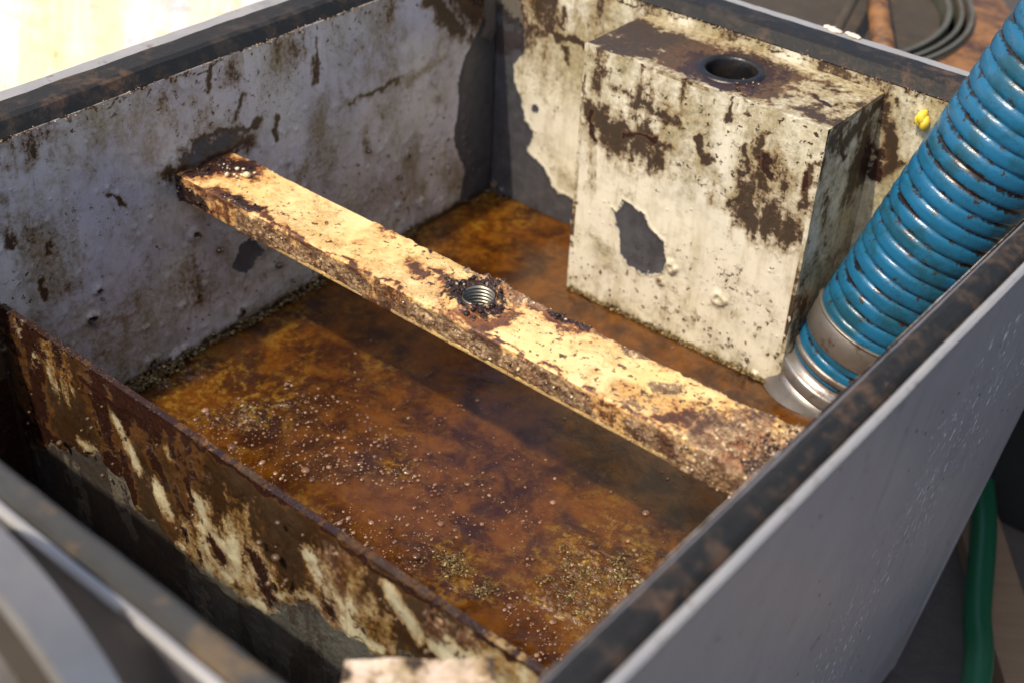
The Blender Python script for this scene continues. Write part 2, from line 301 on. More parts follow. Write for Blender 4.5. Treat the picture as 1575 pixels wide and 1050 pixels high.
# ------------------------------------------------------------------ THE TANK
LX, LY, H, LQ = .482, -.606, .213, 0.0
OX0, OX1, OY0, OY1, ZB = -.047, .507, -.626, .044, -.28
tank = empty('steel_tank', (.23,-.29,ZB), 'open rectangular grey steel grease tank with stained peeling inner walls and black rubber rim seal', 'tank')
rs = np.random.default_rng(3)
def wallA(F):
    u, v = F.u, F.v      # u = y, v = z
    F.poly('peel', [(-0.0405,0.1356),(-0.0465,0.1181),(-0.0436,0.0979),(-0.0505,0.0765),(-0.0468,0.0550),(-0.0354,0.0338),(-0.0393,0.0194),(-0.0407,0.0064),(0.0031,-0.0144),(.004,0),(.004,.30),(-0.0173,0.1640)])
    F.poly('peel', [(-0.2827,0.0682),(-0.2690,0.0688),(-0.2623,0.0540),(-0.2805,0.0424),(-0.2930,0.0528)])
    F.line('stain', [(-0.0513,0.2003),(-0.0290,0.1783),(-0.0046,0.1548)], 28, 1.2).line('tar', [(-0.0320,0.2006),(-0.0097,0.1785),(-0.0046,0.1548)], 24)
    F.line('stain', [(-0.0812,0.1979),(-0.0506,0.1654),(-0.0305,0.1512)], [16,14,6]).line('stain', [(-0.1997,0.2025),(-0.2015,0.1849),(-0.2023,0.1727)], [2,4,7],1.4).line('tar', [(-0.2027,0.1768),(-0.2029,0.1729)], 4, 1.5)
    F.line('stain', [(-0.3133,0.1616),(-0.2870,0.1618),(-0.2543,0.1561)], [7,5,5], 1.2).line('stain', [(-0.2394,0.1538),(-0.2425,0.1396)], [5,3], 1.3)
    F.line('stain', [(-0.3245,0.1512),(-0.2963,0.1553),(-0.2654,0.1464)], [14,18,14], 1.0).line('stain', [(-0.2949,0.2119),(-0.2966,0.1892)], 3).line('stain',[(-0.2777,0.1683),(-0.2684,0.1797)],4)
    F.line('film', [(-0.1807,0.1422),(-0.1254,0.1396),(-0.0619,0.1440)], [9,8,12], 1.0).line('stain', [(-0.1673,0.1402),(-0.1396,0.1416),(-0.1145,0.1398)], [2,4,2], 1)
    F.line('speck', [(-0.3115,0.2080),(-0.2951,0.1647),(-0.2354,0.1785),(-0.1649,0.1912)], [60,60,50,40], .5).line('film', [(-0.3126,0.1993),(-0.3016,0.1573),(-0.3432,0.1340)], [30,40,40], .4)
    F.line('stain', [(-0.4563,0.1556),(-0.4521,0.1459)], [7,9], 1).line('stain', [(-0.4308,0.1350),(-0.4310,0.1269)], 5, 1).line('stain', [(-0.4419,0.1097),(-0.4415,0.1025)], 5, 1)
    F.line('film', [(-0.3774,0.1480),(-0.3436,0.0934),(-0.3090,0.0502)], 45, .3).line('stain',[(-0.3817,0.1521),(-0.3711,0.1396)],3)
    F.add('stain', np.clip((v-.19)/.02,-1,.2)*.7-1.0+(fbm(u,v,40,4,38,.5)-.5)*5); F.add('film', -.1+(fbm(u,v,30,5,39,.5)-.5)*5); F.line('stain', [(-.60,.2125),(.0,.2125)], 1.2, 1).line('speck', [(-.6,.205),(0,.205)], 14, .7)
    F.add('film', np.clip((.05-v)/.04-.5+(fbm(u,v,22,4,8)-.5)*3.5, -2, .9)); F.line('film', [(-.47,.06),(-.30,.055),(-.12,.05)], 60, .7); F.add('stain', np.clip((.006-v)*K*1.2-.3, -2, 1))
    F.add('speck', (fbm(u,v,18,4,2)-.5)*4-.6); F.add('tar', np.where(u < -.476, .55+(fbm(u,v,30,4,9)-.5)*3, -2)); F.add('stain', np.where(u < -.470, .8, -2)+u*0)
    for p, r, h, ho in (((-0.4115,0.0681),13,.0030,6),((-0.4031,0.0864),8,.0022,3),((-0.3210,0.0939),12,.0028,5),((-0.3705,0.0389),8,.0022,4),((-0.2882,0.0112),9,.003,6),((-0.1073,0.0737),9,.003,5),((-0.0929,0.0241),11,.003,0),((-0.1187,0.0312),9,.0028,0),((-0.3263,0.0446),14,.0035,3),((-0.3394,0.0426),8,.003,0),
        ((-0.3715,0.0100),13,.0028,9),((-0.3516,0.0044),12,.0045,0),((-0.3414,0.0064),8,.003,4),((-0.3208,0.0503),8,.003,0),((-0.2109,0.2097),4,.0015,0),((-0.3928,0.1919),3,.0012,0),((-0.2326,0.1159),4,.0015,0),((-0.3547,0.1213),4,.0014,0),((-0.1331,0.1175),4,.0015,2)): F.blister(p, r, h, ho)
    F.h += .0055*np.exp(-((u+.305)/.030)**4-((v-.1505)/.0075)**2)*(.6+.8*fbm(u,v,150,3,77)); F.line('stain', [(-.335,.150),(-.28,.152)], 14, 1.2)
    for k in range(420):
        p = (rs.uniform(-.50,-.02), rs.uniform(.0,1)**1.4*.16); F.h += rs.uniform(.0004,.0012)*np.exp(-((u-p[0])**2+(v-p[1])**2)/(rs.uniform(.0009,.0022)**2))
    for k in range(60): F.line('tar' if k % 3 else 'film', [(rs.uniform(-.55,-.02), rs.uniform(.01,.2))], rs.uniform(1,2.4), 1.5)
    F.h += .0009*np.exp(-((F.f['peel']+.22)/.14)**2)*(.3+1.2*fbm(u,v,90,2,66))+(fbm(u,v,9,3,1)-.5)*.0016+(fbm(u,v,160,3,4)-.5)*.00035-np.clip(F.f['peel']*.0006,0,.0005)
slab('wall', (0,0,0), (0,1,0), (0,0,1), (1,0,0), (-.606,0), (-.03,.213), .0013, .004, MAT['wall'], tank, wallA)['label'] = 'grey stained inner wall under the pale panel'
def wallB(F):
    u, v = F.u, F.v      # u = x, v = z
    F.poly('peel', [(-.01,.30),(0.0252,0.1719),(0.0308,0.1569),(0.0304,0.1398),(0.0200,0.1251),(0.0212,0.1156),(0.0308,0.0951),(0.0346,0.0783),(0.0450,0.0722),(0.0404,0.0521),(0.0575,0.0434),(0.0752,0.0249),(0.0942,0.0242),(0.0984,0.0157),(0.0924,0.0043),(.09,-.03),(-.01,-.03)])
    F.line('peel', [(0.0437,0.0929)], 8, 1.3)
    F.line('tar', [(0.0004,0.1869),(0.0182,0.1754),(0.0258,0.1610)], [34,20,9]).line('stain', [(-0.0013,0.1417),(0.0264,0.1500),(0.0493,0.1651)], [22,14,8]).line('stain', [(0.0043,0.1770),(0.0256,0.1637),(0.0359,0.1639)], [28,18,6], 1.2)
    F.line('stain', [(0.0593,0.1653),(0.0791,0.1646),(0.0952,0.1651)], [7,9,5], 1.3).line('stain', [(0.0720,0.1553),(0.0754,0.1453)], [6,3],1.3).line('film', [(0.0531,0.1579),(0.0476,0.1395)], [5,2],1.2).line('film', [(0.0894,0.1579),(0.0974,0.1411)], [12,10], 1)
    F.line('stain', [(0.0673,0.1892),(0.0705,0.1740)], 4, 1).line('speck', [(0.0646,0.1831),(0.1040,0.1731)], 30, .6)
    F.line('stain', [(0.3440,0.1936),(0.3540,0.1751),(0.3564,0.1561)], [7,11,12], 1.2).line('tar', [(0.3462,0.1624),(0.3470,0.1475)], [9,12], 1).line('stain',[(0.3508,0.1997)],6,1.3)
    F.add('stain', np.clip((v-.165)/.03,-1.2,.25)-.55+(fbm(u,v,40,4,38,.4)-.5)*5); F.add('film', np.clip((v-.12)/.05,-1,.5)+(fbm(u,v,45,4,39,.3)-.5)*4);
    F.line('speck', [(0.3310,0.2084),(0.3811,0.1967)], 50, .5).line('film', [(0.0633,0.0623),(0.0898,0.0351)], [10,26], .5).line('speck', [(0.0680,0.0455),(0.0927,0.0424)], 22, .5)
    F.add('film', np.clip((.03-v)/.03-.9, -2, .4)); F.add('speck', (fbm(u,v,20,4,12)-.5)*4-.9); F.line('stain', [(0,.2125),(.47,.2125)], 1.5, 1)
    F.blister((.004,.006), 10, .004).blister((.012,.002), 8, .003)
    F.h += .0009*np.exp(-((F.f['peel']+.22)/.14)**2)*(.3+1.2*fbm(u,v,90,2,66))+(fbm(u,v,9,3,31)-.5)*.0014+(fbm(u,v,160,3,24)-.5)*.0003-np.clip(F.f['peel']*.0006,0,.0005)
slab('wall', (0,0,0), (1,0,0), (0,0,1), (0,-1,0), (0,LX), (-.03,.213), .0013, .004, MAT['cream'], tank, wallB)['label'] = 'cream inner wall peeled to dark steel in the corner'
def wallplain(F):
    F.add('stain', (fbm(F.u,F.v,14,4,42)-.5)*5-.6); F.add('film', (fbm(F.u,F.v,11,4,43)-.5)*5); F.add('speck', (fbm(F.u,F.v,20,4,44)-.5)*4-.4); F.h += (fbm(F.u,F.v,40,3,45)-.5)*.001
slab('wall', (LX,0,0), (0,1,0), (0,0,1), (-1,0,0), (-.606,0), (-.02,.213), .004, .0015, MAT['wall'], tank, wallplain)
slab('wall', (0,LY,0), (1,0,0), (0,0,1), (0,1,0), (0,LX), (.035,.213), .004, .0012, MAT['wall'], tank, wallplain)
v, f = boxm(OX0+.062,OX1-.062,OY0+.062,OY1-.062,ZB,ZB+.004); finish('tank_floor', v, f, MAT['outer'], tank, False)
# outer skins (the tank is double walled) rise to a folded lip round the seal
def outerC(F):
    F.f['speck'] = np.clip(1-np.abs((F.u-.626+.17+ (.0-F.v-.2)*.45)+.05*(fbm(F.u,F.v,8,3,3)-.5))/.10, -2, 1)*1.2; F.h += (fbm(F.u,F.v,4,3,7)-.5)*.0025
TP = .046                         # the outer skins lean inwards towards the floor
def skin(p00, p10, p01, p11, out, step, mat, paint):
    """four-cornered sheet: p00-p10 top edge, p01-p11 bottom edge, 3 mm thick"""
    p00, p10, p01, p11 = (np.array(q, float) for q in (p00, p10, p01, p11)); w = np.linalg.norm(p10-p00); h = np.linalg.norm(p01-p00)
    nu = int(w/step)+2; nv = int(h/step)+2; a, b = np.meshgrid(np.linspace(0,1,nu), np.linspace(0,1,nv), indexing='ij'); a = a.ravel(); b = b.ravel()
    N = np.cross(p10-p00, p01-p00); N /= np.linalg.norm(N); N = N if N@np.array(out) > 0 else -N
    F = Fields(a*w, -b*h); paint(F)
    p = np.outer((1-a)*(1-b), p00)+np.outer(a*(1-b), p10)+np.outer((1-a)*b, p01)+np.outer(a*b, p11)
    front = p+np.outer(F.h, N); back = p-N*.003; n = nu*nv; i = np.arange(n).reshape(nu, nv)
    q = np.stack([i[:-1,:-1], i[1:,:-1], i[1:,1:], i[:-1,1:]], -1).reshape(-1,4); loop = list(i[:,0])+list(i[-1,1:])+list(i[-2::-1,-1])+list(i[0,-2:0:-1]); L = len(loop)
    fs = q.tolist()+[(loop[(k+1) % L], loop[k], n+k, n+(k+1) % L) for k in range(L)]+[tuple(n+k for k in range(L))[::-1]]
    if np.cross(p10-p00, p01-p00)@np.array(out) < 0: fs = [f[::-1] for f in fs]
    sm = np.zeros(len(fs), bool); sm[:len(q)] = True
    return finish('outer_panel', np.vstack([front, back[loop]]), fs, mat, tank, sm, {k: np.concatenate([v_, v_[loop]]) for k, v_ in F.f.items()})
zt = .2175
c4 = {(a, b, 0): (OX1 if a else OX0, OY1 if b else OY0, zt) for a in (0,1) for b in (0,1)}
c4.update({(a, b, 1): (OX1-TP if a else OX0+TP, OY1-TP if b else OY0+TP, ZB) for a in (0,1) for b in (0,1)})
skin(c4[1,0,0], c4[1,1,0], c4[1,0,1], c4[1,1,1], (1,0,0), .004, MAT['outer'], outerC)
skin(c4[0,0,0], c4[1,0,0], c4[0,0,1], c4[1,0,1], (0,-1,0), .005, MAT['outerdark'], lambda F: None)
skin(c4[0,0,0], c4[0,1,0], c4[0,0,1], c4[0,1,1], (-1,0,0), .01, MAT['outer'], lambda F: None)
skin(c4[0,1,0], c4[1,1,0], c4[0,1,1], c4[1,1,1], (0,1,0), .01, MAT['outer'], lambda F: None)
def lipprof(a, s):       # s=+1 outward is +
    return [(a-.0036*s,.2120),(a-.0030*s,.2120),(a-.0030*s,.2178),(a+.0008*s,.2178),(a+.0010*s,.2200),(a-.0006*s,.2212),(a-.0028*s,.2212),(a-.0036*s,.2200)]
prism('rim_lip', [(a, z) for a, z in ((OX0-.001,.2052),(OX0-.001,.2175),(OX0+.003,.2195),(OX0+.015,.2190),(OX0+.0165,.2170),(OX0+.0165,.2052))], 1, OY0+.004, OY1-.004, MAT['lip'], tank, 160, .0007, 1)
prism('rim_lip', [(OY1+.001,.2052),(OY1+.001,.2175),(OY1-.002,.2195),(OY1-.012,.2190),(OY1-.0135,.2170),(OY1-.0135,.2052)], 0, OX0+.017, OX1-.006, MAT['lip'], tank, 160, .0006, 2)
prism('rim_lip', lipprof(OX1, 1), 1, OY0-.001, OY1+.001, MAT['lip'], tank, 160, .0003, 3)
prism('rim_lip', lipprof(OY0, -1), 0, OX0+.017, OX1-.006, MAT['lip'], tank, 160, .0003, 4)
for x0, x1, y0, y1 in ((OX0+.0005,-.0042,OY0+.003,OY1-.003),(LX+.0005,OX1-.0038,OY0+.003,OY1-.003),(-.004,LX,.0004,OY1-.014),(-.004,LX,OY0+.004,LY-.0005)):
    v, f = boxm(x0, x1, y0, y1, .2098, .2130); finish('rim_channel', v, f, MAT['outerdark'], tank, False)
# gasket strips: raised rubber, sloped on the inside
prism('seal_strip', [(-.0008,.2134),(-.0300,.2134),(-.0300,.2205),(-.0270,.2225),(-.0095,.2228),(-.0055,.2215)], 1, -.6085, .030, MAT['rubber'], tank, 260, .0005, 5)
prism('seal_strip', [(.0012,.2134),(.0300,.2134),(.0300,.2205),(.0270,.2225),(.0095,.2228),(.0055,.2215)], 0, -.0005, .4865, MAT['rubber'], tank, 260, .0005, 6)
prism('seal_strip', [(.4875,.2134),(.5020,.2134),(.5018,.2180),(.4990,.2210),(.4925,.2228),(.4885,.2212)], 1, -.6225, .030, MAT['rubber'], tank, 260, .0007, 7)
prism('seal_strip', [(-.6090,.2134),(-.6215,.2134),(-.6213,.2190),(-.6190,.2218),(-.6125,.2224),(-.6098,.2205)], 0, -.0005, .4865, MAT['dusty'], tank, 260, .0007, 8)
# crust of lifted paint and grease crumbs along the wall A and wall B top edges
pts = []; sz = []
for k in range(520):
    if k % 2: pts.append((rs.uniform(-.001,.0016), rs.uniform(-.55,-.01), .2128+rs.normal()*.0007))
    else: pts.append((rs.uniform(.02,.46), rs.uniform(-.0016,.001), .2128+rs.normal()*.0007))
    sz.append(rs.uniform(.0003,.0009))
tag(blobs('edge_crust', pts, sz, tinted('pale_edge_crust', (.12,.06,.03), (.48,.36,.25), .4, (.03,.015,.01)), tank), kind='stuff')

# ---- housing box welded in the back corner
BX0, BX1, BYF, BZ = .1475, .3416, -.078, .206
def boxF(F):
    u, v = F.u, F.v
    F.poly('peel', [(0.1839,0.0864),(0.1902,0.0844),(0.1924,0.0975),(0.2010,0.0943),(0.2105,0.0931),(0.2188,0.0827),(0.2324,0.0766),(0.2350,0.0653),(0.2332,0.0520),(0.2177,0.0428),(0.2044,0.0434),(0.1956,0.0512),(0.1915,0.0725)])
    F.line('stain', [(0.1548,0.1575),(0.1671,0.1529),(0.1878,0.1497),(0.2103,0.1525),(0.2240,0.1539)], [9,9,12,11,7], 1.3).line('tar', [(0.1594,0.1528),(0.1621,0.1370)], [6,4], 1.1).line('tar', [(0.1906,0.1507),(0.2128,0.1550)], [4,5], 1)
    F.line('stain', [(0.1761,0.1788),(0.2073,0.1767),(0.2292,0.1767)], [6,9,9], .9).line('speck', [(0.1663,0.1906),(0.2298,0.1720)], [30,36], .8).line('stain', [(0.2691,0.2070),(0.2699,0.1931),(0.2672,0.1874)], [3,4,7], 1.4)
    F.line('stain', [(0.2462,0.1703),(0.2595,0.1526)], [7,4], 1.1).line('stain', [(0.2847,0.1742),(0.2896,0.1539)], [5,4], 1.1).line('tar', [(0.2983,0.1743),(0.3033,0.1630),(0.3095,0.1615)], [7,6,6], 1.2).line('stain', [(0.2938,0.1799),(0.3055,0.1500)], [9,9], 1)
    F.line('stain', [(0.3330,0.1799),(0.3360,0.1471)], [7,7], 1.1).line('tar', [(0.3321,0.1724),(0.3338,0.1634)], [5,4], 1).line('speck', [(0.3212,0.2037),(0.3328,0.1557)], [26,22], 1).line('speck', [(0.2401,0.1756),(0.3134,0.1678)], [26,30], .7)
    b = np.interp(u, [.147,.20,.26,.342], [.150,.142,.128,.122]); dz = v-b
    F.add('stain', (lambda q: q*(-1.05+np.exp(-(dz/.016)**2)*1.15)+(1-q)*np.clip(.35+dz/.012,-2,1))(1/(1+np.exp(-dz/.003)))+(fbm(u,v,55,4,57,.35)-.5)*5.5-.1*np.abs(F.u-.25))
    F.add('film', (-1.0+1.4/(1+np.exp(-(dz+.008)/.010)))+(fbm(u,v,45,4,58,.4)-.5)*3.5); F.add('speck', (-1+1.6/(1+np.exp(-dz/.008)))+(fbm(u,v,60,3,59)-.5)*2)
    F.line('film', [(0.2518,0.1498),(0.2724,0.1372),(0.3002,0.1429)], [14,8,8], .9).line('film', [(0.2117,0.1856),(0.3229,0.1950)], 8, .6)
    F.line('film', [(0.1642,0.0554),(0.1814,0.0392)], [10,22], .6).line('speck', [(0.2495,0.0688),(0.2886,0.0693),(0.3297,0.0491)], [34,46,40], .55); F.line('speck', [(0.2254,0.0292),(0.3139,0.0154)], 26, .6)
    F.add('film', np.clip((.055-v)/.04-1.2+(fbm(u,v,40,3,5)-.5)*2, -2, .55)); F.add('stain', np.clip((.003-v)*K-.2, -2, 1)); F.add('speck', (fbm(u,v,25,4,52)-.5)*4-1)
    for p, r, h, ho in (((0.2410,0.0594),12,.003,0),((0.2326,0.0430),8,.002,2),((0.2833,0.0500),15,.0022,0),((0.3218,0.0015),7,.003,0)): F.blister(p, r, h, ho)
    F.h += .0009*np.exp(-((F.f['peel']+.22)/.14)**2)*(.3+1.2*fbm(u,v,90,2,66))+(fbm(u,v,10,3,51)-.5)*.001+(fbm(u,v,150,3,54)-.5)*.0003-np.clip(F.f['peel']*.0006,0,.0005)
housing_parts = []
o = slab('housing_front', (0,BYF,0), (1,0,0), (0,0,1), (0,-1,0), (BX0,BX1), (-.03,BZ), .001, .003, MAT['cream'], tank, boxF)
def boxT(F):
    u, v = F.u, F.v
    F.add('stain', np.clip(1.0+(fbm(u,v,30,4,61)-.5)*7-np.clip((u-.27)/.05,0,1)*.2, -2, 2.2)); F.add('film', 1.2+u*0)
    F.line('tar', [(.247,-.042)], 68, 1.2); k = sdf_line(u, v, [(.155,-.004),(.34,-.004)], .010)*K; F.f['stain'] = np.where(k > -1, np.minimum(F.f['stain'], -k*.5+.05), F.f['stain'])
    k = sdf_line(u, v, [(.20,-.0765),(.34,-.0765)], .005)*K; F.f['stain'] = np.where(k > -.4, np.minimum(F.f['stain'], -k-.1), F.f['stain'])
    for p, r in (((0.3063,-0.0524),16),((0.3268,-0.0459),10),((0.2915,-0.0938),7),((0.2611,-0.0093),12),((0.3298,-0.0153),9)):
        k = sdf_line(u, v, [p], r*PXM)*K; F.f['stain'] = np.where(k > -.6, np.minimum(F.f['stain'], -k), F.f['stain'])
    F.line('tar', [(0.3116,-0.0402),(0.3254,-0.0432)], [5,4], 1.3).line('speck', [(.16,-.07),(.34,-.01)], 70, .5)
    F.h += (fbm(u,v,60,4,62)-.5)*.0014+(fbm(u,v,250,3,63)-.5)*.0006
o = slab('housing_top', (0,0,BZ), (1,0,0), (0,1,0), (0,0,1), (BX0,BX1), (BYF,-.0005), .001, .003, MAT['cream'], tank, boxT, hole=(.247,-.042,.0200))
def boxS(F):
    u, v = F.u, F.v
    F.line('stain', [(-0.0561,0.1842),(-0.0120,0.1993)], [12,14], 1).line('tar', [(-0.0109,0.1747),(-0.0049,0.1448)], [10,16], 1).line('tar', [(-0.0614,0.1979),(-0.0434,0.1746)], [7,5], 1).line('stain', [(-0.0206,0.1408),(-0.0177,0.1796)], [22,22], .8).add('speck', (fbm(u,v,25,4,72)-.5)*4+.2)
    F.add('film', .2+(fbm(u,v,25,4,73)-.5)*3); F.add('stain', (fbm(u,v,25,4,74)-.5)*5-.9); F.h += (fbm(u,v,80,3,75)-.5)*.0007
slab('housing_side', (BX1,0,0), (0,1,0), (0,0,1), (1,0,0), (BYF,-.0005), (-.03,BZ-.003), .0012, .003, MAT['cream'], tank, boxS)
slab('housing_side', (BX0,0,0), (0,1,0), (0,0,1), (-1,0,0), (BYF,-.0005), (-.03,BZ-.003), .002, .003, MAT['cream'], tank, boxS)
# rubber grommet in the hole
prof = [(.0178,.1800),(.0178,.2055),(.0184,.2068),(.0200,.2076),(.0222,.2074),(.0238,.2066),(.0243,.2058)]
th = np.linspace(0, 2*np.pi, 72, endpoint=False); vs = []; fs = []
for r, z in prof:
    for t in th: vs.append((.247+r*math.cos(t), -.042+r*math.sin(t), z))
for k in range(len(prof)-1):
    for j in range(72): fs.append((k*72+j, k*72+(j+1) % 72, (k+1)*72+(j+1) % 72, (k+1)*72+j))
gm = M('wet_black_rubber'); gmat = gm.out(gm.mix(gm.ss(gm.noise(90,5,.7),.4,.65), (.006,.006,.007), (.018,.013,.010)), gm.lerp(gm.noise(70,4,.6), .15, .6), nrm=gm.bump(gm.noise(120,5,.6), .001, .6))
finish('grommet', vs, fs, gmat, tank)['label'] = 'round black rubber grommet set in the top of the welded box'
blobs('crumb', [(.262+.012*random.random(),-.05-.02*random.random(),.2068) for _ in range(12)], [random.uniform(.0006,.0016) for _ in range(12)], MAT['darkcrumb'], tank)['kind'] = 'stuff'
# thin floor of pipe seen down the hole
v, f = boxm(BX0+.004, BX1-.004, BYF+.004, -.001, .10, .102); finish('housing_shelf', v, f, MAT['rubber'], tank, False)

# ------------------------------------------------------------------ CROSSBAR
bar = empty('crossbar', (0,-.3085,.1265), 'mustard cream steel crossbar crusted with brown grease and a threaded hole in its middle', 'bar')
bx0, bx1, by0, by1, bz0, bz1 = .001, .4815, -.332, -.285, .1265, .1465
def bar_profile(n):
    r = .0022; w = by1-by0; h = bz1-bz0; segs = []; pts = []
    P = [(by1, bz0), (by1, bz1), (by0, bz1), (by0, bz0)]      # starts lower back, runs over the top to the front bottom
    L = [h, w, h, w]; tot = sum(L); out = []; nrm = []
    for k in range(n):
        d = tot*k/n; i = 0
        while d > L[i]: d -= L[i]; i += 1
        a = P[i]; b = P[(i+1) % 4]; t = d/L[i]; y = a[0]+(b[0]-a[0])*t; z = a[1]+(b[1]-a[1])*t
        cy = min(max(y, by0+r), by1-r); cz = min(max(z, bz0+r), bz1-r); dy, dz = y-cy, z-cz; q = math.hypot(dy, dz)
        dy, dz = dy/q, dz/q; out.append((cy+dy*r, cz+dz*r, i, t)); nrm.append((dy, dz))
    return out, nrm
NP = 190; NX = 620; prf, nr = bar_profile(NP); prf = np.array(prf); nr = np.array(nr)
X_, J_ = np.meshgrid(np.linspace(bx0, bx1, NX), np.arange(NP), indexing='ij'); X = X_.ravel(); J = J_.ravel(); Y = prf[J,0]; Z = prf[J,1]; SG = prf[J,2]; ny = nr[J,0]; nz = nr[J,1]
top = nz > .6; side = (ny < -.6); back = ny > .6
per = J/NP*.134                    # arc length coordinate
Ft = Fields(X, Y); Fq = Fields(X, Z)
# painting of the top (x, y)
Ft.line('tar', [(.012,-.326),(.014,-.300),(.030,-.292)], [14,20,16], 1).line('stain', [(.005,-.31),(.03,-.29),(.05,-.300)], [34,24,8], 1.2)
Ft.line('tar', [(0.0473,-0.3285),(0.0783,-0.3280)], [5,6], 1.2).line('stain', [(0.0361,-0.3273),(0.0889,-0.3291)], [6,7], 1)
Ft.line('tar', [(.246,-.306)], 36, 1.1).line('stain', [(0.2044,-0.2993),(0.2212,-0.3032),(0.2288,-0.3058)], [5,8,8], 1.2).line('tar', [(0.2188,-0.3006),(0.2311,-0.3084)], [4,7], 1).line('stain', [(0.2469,-0.3260),(0.2677,-0.3244),(0.2737,-0.3055)], [8,12,10], 1.2)
Ft.line('stain', [(0.1865,-0.3061),(0.2051,-0.3086)], [8,12], .7).line('stain', [(0.2586,-0.2874),(0.2978,-0.2876),(0.3221,-0.2826)], [14,16,8], .9).line('tar', [(0.2882,-0.2875),(0.3114,-0.2838)], [5,8], 1).line('tar', [(0.1834,-0.2883),(0.1925,-0.2881)], 4, 1.2)
Ft.line('crust', [(0.2202,-0.2844),(0.2536,-0.2873),(0.2910,-0.2849),(0.3331,-0.2852),(0.3800,-0.2831)], [8,16,8,7,10], 1.1)
Ft.line('speck', [(.06,-.31),(.2,-.325),(.42,-.31)], [30,26,50], .6).line('speck', [(0.3458,-0.3026),(0.3994,-0.3000)], 26, .7).line('film', [(0.3621,-0.3191),(0.4029,-0.3116)], [16,20], .9)
Ft.line('tar', [(.475,-.30),(.45,-.325)], [34,22], .8).line('crust', [(.485,-.31),(.435,-.318),(.418,-.334)], [80,62,38], 1.2).line('stain', [(0.3814,-0.3313),(0.4003,-0.3140)], [7,14], 1).line('crust', [(0.3692,-0.3049),(0.3828,-0.3001)], [8,12], 1).line('tar', [(.46,-.33),(.44,-.30)], [20,6], .9)
Ft.line('stain', [(bx0,-.3315),(.45,-.3315)], 3, .8).add('speck', (fbm(X,Y,30,4,82)-.5)*5+np.clip((X-.15)*3,-.8,.5)-.2); Ft.add('stain', (fbm(X,Y,26,5,83)-.5)*6-1.45+np.clip((X-.15)*2.5,-.3,.5)); Ft.add('crust', (fbm(X,Y,30,4,84)-.5)*6-1.7+np.clip((X-.2)*3,-.3,.5)); Ft.add('film', (fbm(X,Y,18,4,85)-.5)*4-.6)
Ft.line('crust', [(0.2112,-0.3429),(0.2613,-0.3477),(0.3138,-0.3482)], [3,5,4], 1)
# painting of the front (x, z)
Fq.add('crust', .05+(fbm(X,Z,28,4,91)-.5)*5-np.clip((Z-.1425)/.002,0,1)*1.2); Fq.add('stain', (fbm(X,Z,40,4,94)-.5)*5-.2); Fq.add('film', .3+X*0); Fq.line('stain', [(bx0,.136),(.47,.136)], 16, .5).line('tar', [(0,.135),(.05,.136)], [22,4], .8)
k = np.where((X > .10) & (Z < .1305), 1, 0)*(fbm(X,Z*0,26,3,92) > .42); Fq.f['crust'] = np.where(k > 0, -.9, Fq.f['crust']); Fq.f['stain'] = np.where(k > 0, -1.5, Fq.f['stain'])
Fq.line('crust', [(.475,.137),(.42,.136)], [60,40], 1.2).add('speck', .3+X*0)
FA = {k: np.where(top, Ft.f[k], np.where(side, Fq.f[k], np.maximum(Ft.f[k], Fq.f[k])*.7)) for k in Fields.names}
FA['crust'] = np.where(back, .6+(fbm(X,Z,28,4,93)-.5)*4, FA['crust'])
g = fbm(X, per, 190, 4, 95); g2 = fbm(X, per, 420, 3, 96); big = fbm(X, per, 45, 3, 97)
cr = np.clip(FA['crust']+.3, 0, 1.3)
d_ = cr*(g-.42)*np.where(side,.0022,.0030)+cr*(g2-.5)*.0018+(big-.5)*.0010*np.clip(.3+cr,0,1)+np.clip(FA['tar'],0,1)*(g-.3)*.0022+np.clip(FA['stain'],0,1)*(g-.4)*.0010+(fbm(X,per,90,3,98)-.5)*.0003
endb = np.clip((X-.405)/.05, 0, 1); d_ += endb*(fbm(X,per,60,3,99)-.25)*.010*np.where(nz < -.5, .3, 1)
hx, hy, hr = .246, -.3045, .0105
dh = np.hypot(X-hx, Y-hy); lump = np.exp(-((dh-.0155)/.0045)**2)*top; d_ += lump*(.0012+(g-.3)*.0055)
inner = top & (dh < hr+.0015); d_ = np.where(inner, .0004, d_)
m_ = top & (dh < hr) & (dh > hr-.0011); kk = hr/np.maximum(dh, 1e-6); Xn = np.where(m_, hx+(X-hx)*kk, X); Yn = np.where(m_, hy+(Y-hy)*kk, Y)
vs = np.stack([Xn, Yn+ny*d_, Z+nz*d_], -1); idx = np.arange(NX*NP).reshape(NX, NP); nx_ = np.roll(idx, -1, 1)
q = np.stack([idx[:-1], nx_[:-1], nx_[1:], idx[1:]], -1).reshape(-1, 4); bad = top & (dh < hr-.0011); q = q[~bad[q].any(1)].tolist()
q.append(idx[0].tolist()[::-1]); q.append(idx[-1].tolist())
ob = finish('bar_body', vs, q, MAT['bar'], bar, None, FA)
ob.data.flip_normals() if (np.cross(vs[nx_[0,30]]-vs[idx[0,30]], vs[idx[1,30]]-vs[idx[0,30]]) @ np.array([0, ny[30], nz[30]])) < 0 else None
# threaded insert: helical ridges down the inside of the hole
th = np.linspace(0, 2*np.pi, 56, endpoint=False); zs = np.linspace(.1472, .1285, 76); vs = []
for z in zs:
    ph = (z/.0024-th/(2*np.pi)) % 1; r = hr-.0002-.0013*(1-np.abs(2*ph-1))
    vs += [(hx+a*math.cos(t), hy+a*math.sin(t), z) for a, t in zip(r, th)]
fs = [(k*56+j, k*56+(j+1) % 56, (k+1)*56+(j+1) % 56, (k+1)*56+j) for k in range(75) for j in range(56)]; fs.append(tuple(75*56+j for j in range(56)))
finish('threaded_insert', vs, fs, steel('thread_steel', (.16,.15,.12), (.28,.26,.21), .7, .28), bar)
